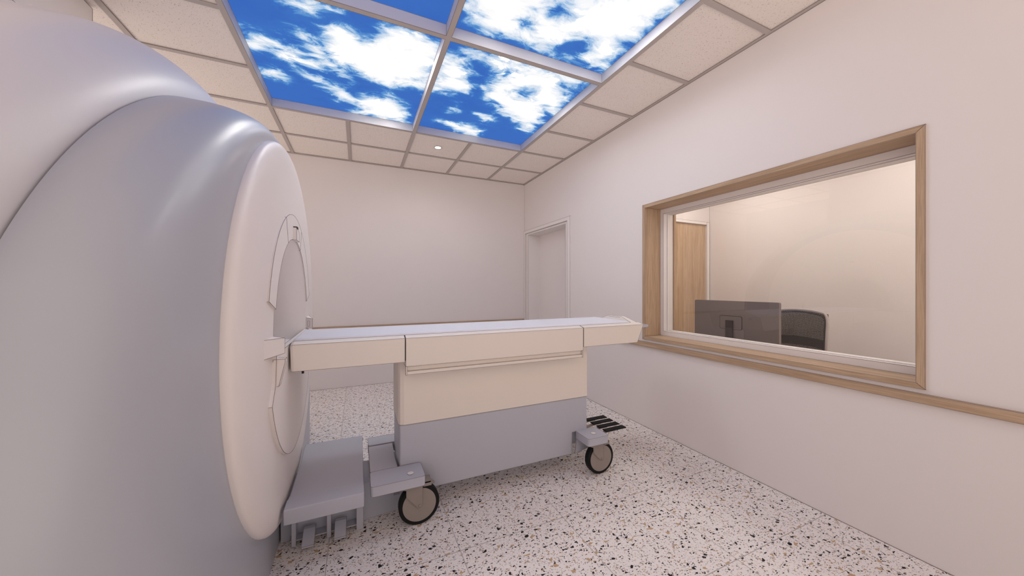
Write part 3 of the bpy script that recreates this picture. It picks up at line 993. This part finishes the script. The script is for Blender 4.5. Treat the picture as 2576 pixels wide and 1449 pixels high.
def caster(x, y, s, zt, rot=0.0):
    """swivel caster: fork (part) > tyre, wheel disc, axle, brake lever; the wheel lies in the x-z plane"""
    wy = 0.021
    fx = x - 0.045          # swivel axis, trailing wheel
    R = 0.110
    mb = MB()
    top = zt
    fk = [(x - 0.090, top), (x - 0.090, top - 0.022), (x - 0.071, top - 0.028), (x - 0.071, top - 0.066), (x - 0.006, R - 0.014)]
    for k in range(7):
        a = math.radians(225 + k * 22.5)
        fk.append((x + 0.012 * math.cos(a) + 0.002, R + 0.012 * math.sin(a)))
    fk += [(x + 0.015, R + 0.004), (x + 0.015, top - 0.030), (x + 0.020, top)]
    for sy in (-1, 1):
        ya, yb = y + sy * (wy + 0.006), y + sy * (wy + 0.010)
        mb.prism(fk, 1, min(ya, yb), max(ya, yb))
    mb.box(x - 0.085, x + 0.060, y - wy - .010, y + wy + .010, top - 0.010, top)
    mb.box(x + 0.020, x + 0.064, y - wy - .010, y - wy - .006, top - 0.026, top - 0.002)
    mb.box(x + 0.020, x + 0.064, y + wy + .006, y + wy + .010, top - 0.026, top - 0.002)
    f = mb.build('caster', 'caster_metal', tb, ink=0.0008)
    MB().lathe([(R - .026, -wy), (R - .004, -wy), (R, -wy + .004), (R, wy - .004), (R - .004, wy), (R - .026, wy)], (x, y, R), 1, 56, caps=(False, False)).build('tyre', 'rubber', f, smooth=40)
    MB().lathe([(0.001, -wy - .001), (R - .020, -wy - .001), (R - .020, wy + .001), (0.001, wy + .001)], (x, y, R), 1, 56).build('wheel_disc', 'caster_metal', f, smooth=40)
    MB().lathe([(0.007, -wy - .0125), (0.007, wy + .0125)], (x, y, R), 1, 20).build('axle_bolt', 'caster_metal', f, ink=0.0007)
    MB().prism([(x + 0.060, top - .006), (x + 0.085, top - .028), (x + 0.082, top - .034), (x + 0.056, top - .020)], 1, y - .008, y + .008).build('brake_lever', 'caster_metal', f, ink=0.0008)
    return f

for s in (-1, 1):
    # front pair: long arms
    ya, yb = (YC - 0.332, YC - 0.172) if s < 0 else (YC + 0.172, YC + 0.300)
    a_ = arm(-2.402, -2.128, ya, yb, 0.236, 0.287).build('caster_arm', 'table_grey', tb, ink=0.001, inkang=60, smooth=40)
    MB().lathe([(0.018, 0.2872), (0.018, 0.2885), (0.001, 0.289)], (-2.198, (ya + yb) / 2 - .02, 0), 2, 28, caps=(False, True)).build('arm_cap', 'button', a_, ink=0.0007)
    caster(-2.152, (ya + yb) / 2 - s * 0.0 + (-.012 if s < 0 else .0), s, 0.2355)
    # rear pair: short arms
    y0, y1 = (YC - 0.322, YC - 0.162) if s < 0 else (YC + 0.162, YC + 0.322)
    a_ = arm(-1.040, -0.868, y0, y1, 0.228, 0.2795).build('caster_arm', 'table_grey', tb, ink=0.001, inkang=60, smooth=40)
    MB().lathe([(0.018, 0.2797), (0.018, 0.281), (0.001, 0.2815)], (-0.948, (y0 + y1) / 2 - .01, 0), 2, 28, caps=(False, True)).build('arm_cap', 'button', a_, ink=0.0007)
    caster(-0.905, (y0 + y1) / 2 - .02, s, 0.2275)
    yy = YC + s * 0.166
    mb = MB().prism([(-1.045, 0.118), (-1.030, 0.2275), (-0.885, 0.2275), (-0.890, 0.150)], 1, yy - .003, yy + .003)
    mb.build('arm_gusset', 'table_grey', tb, ink=0.001)
MB().box(-2.34, -2.20, YC - .20, YC - .17, 0.205, 0.2355).build('arm_bracket', 'table_grey', tb, ink=0.001)
MB().box(-1.062, -0.95, YC - .12, YC + .12, 0.17, 0.262).build('pedal_housing', 'table_grey', tb, ink=0.001)
for k in range(4):
    y = -2.857 + 0.0765 * k
    a_ = MB().prism([(-0.965, 0.150), (-0.965, 0.160), (-0.70, 0.196), (-0.64, 0.196), (-0.64, 0.188), (-0.70, 0.188)], 1, y - .012, y + .012).build('foot_pedal', 'caster_metal', tb, ink=0.0008)
    MB().box(-0.722, -0.527, y - 0.024, y + 0.024, 0.1962, 0.2035).build('pedal_pad', 'rubber', a_)

# ------------------------------------------------------------------ control room furniture
dk = thing('desk', 'white desk top below the observation window in the control room', 'desk', (0.75, -3.3, 0))
MB().box(0.36, 1.02, -4.6, -2.2, 0.715, 0.745).build('desk_top', 'trim_white', dk)
for y in (-4.5, -2.3):
    MB().box(0.42, 0.96, y - .02, y + .02, 0, 0.7145).build('desk_leg', 'trim_white', dk)

mn = thing('monitor', 'dark grey monitor seen from behind through the window', 'monitor', (0.60, -3.02, 0.745))
def rrect(y0, y1, z0, z1, r, n=5):
    o = []
    for cy, cz, a in ((y1 - r, z1 - r, 0), (y0 + r, z1 - r, 90), (y0 + r, z0 + r, 180), (y1 - r, z0 + r, 270)):
        for k in range(n + 1):
            t_ = math.radians(a + 90 * k / n)
            o.append((cy + r * math.cos(t_), cz + r * math.sin(t_)))
    return o
MB().prism(rrect(-3.388, -2.650, 0.79, 1.187, 0.012), 0, 0.560, 0.585).build('back_shell', 'monitor', mn, ink=0.0012, inkang=60)
MB().prism(rrect(-3.38, -2.66, 0.80, 1.18, 0.008), 0, 0.5851, 0.588).build('screen', 'dark', mn)
MB().prism(rrect(-3.104, -2.904, 0.936, 1.056, 0.016), 0, 0.5575, 0.5599).build('mount_recess', 'monitor_dark', mn)
MB().prism(rrect(-3.100, -2.908, 0.940, 1.052, 0.014), 0, 0.5555, 0.5575).build('mount_plate', 'monitor', mn)
MB().box(0.535, 0.5558, -3.030, -2.970, 0.757, 1.016).build('stand_neck', 'monitor_dark', mn, bevel=0.004)
MB().box(0.46, 0.64, -3.13, -2.87, 0.7455, 0.757).build('stand_base', 'monitor_dark', mn, bevel=0.003)

ch = thing('office_chair', 'black mesh-back office chair with light grey rim, behind the monitor', 'office chair', (1.30, -3.18, 0))
def back_pt(u, v):
    """u -1..1 across, v 0..1 up; curved backrest facing the window"""
    y = -3.175 + u * (0.232 + 0.012 * v)
    z = 0.60 + v * 0.475 + 0.030 * v * (1 - u * u)
    x = 1.20 + 0.055 * (1 - u * u) + 0.05 * (v - .4) ** 2
    return (x, y, z)
mb = MB()
n = 24
vs = [back_pt(-1 + 2 * i / n, j / 16) for j in range(17) for i in range(n + 1)]
mb.add(vs, [(j * (n + 1) + i, j * (n + 1) + i + 1, (j + 1) * (n + 1) + i + 1, (j + 1) * (n + 1) + i) for j in range(16) for i in range(n)])
mb.build('mesh_back', 'mesh', ch, smooth=60)
mb = MB()
vs = [(p[0] + .012, p[1], p[2]) for p in (back_pt(-1 + 2 * i / n, 0.35 + 0.16 * j / 4) for j in range(5) for i in range(n + 1))]
mb.add(vs, [(j * (n + 1) + i, j * (n + 1) + i + 1, (j + 1) * (n + 1) + i + 1, (j + 1) * (n + 1) + i) for j in range(4) for i in range(n)])
mb.build('lumbar_pad', 'mesh', ch, smooth=60)
path = [back_pt(-1, v / 10) for v in range(9)] + [back_pt(-0.985, .90), back_pt(-0.94, .965), back_pt(-0.86, 1.0)] + [back_pt(u / 10, 1) for u in range(-8, 9)] + [back_pt(.86, 1.0), back_pt(0.94, .965), back_pt(0.985, .90)] + [back_pt(1, v / 10) for v in range(8, -1, -1)]
MB().tube(path, 0.011, 10).build('back_rim', 'chair_frame', ch, smooth=60)
inner = [(p[0] - .002, -3.175 + (p[1] + 3.175) * 0.93, p[2] - 0.024 if p[2] > 1.0 else p[2]) for p in path]
MB().tube(inner, 0.006, 8).build('back_rim', 'dark', ch, smooth=60)
MB().box(1.02, 1.50, -3.42, -2.94, 0.44, 0.50).build('seat', 'dark', ch, bevel=0.02) if False else MB().box(0.86, 1.18, -3.40, -2.95, 0.44, 0.50).build('seat', 'dark', ch, bevel=0.02)
MB().tube([(1.26, -3.175, 0.70), (1.26, -3.175, 0.50), (1.2, -3.175, 0.42), (1.05, -3.175, 0.42)], 0.02, 10).build('back_post', 'chair_frame', ch, smooth=60)
MB().tube([(1.03, -3.175, 0.439), (1.03, -3.175, 0.09)], 0.025, 12).build('gas_lift', 'dark', ch, smooth=60)
for k in range(5):
    a = 2 * math.pi * k / 5 + .3
    e = (1.03 + .30 * math.cos(a), -3.175 + .30 * math.sin(a))
    l = MB().tube([(1.03, -3.175, 0.10), (e[0], e[1], 0.07)], 0.018, 8).build('star_leg', 'chair_frame', ch, smooth=60)
    MB().lathe([(0.027, -.02), (0.027, .02)], (e[0], e[1], 0.0275), 1, 20).build('castor_wheel', 'rubber', l)
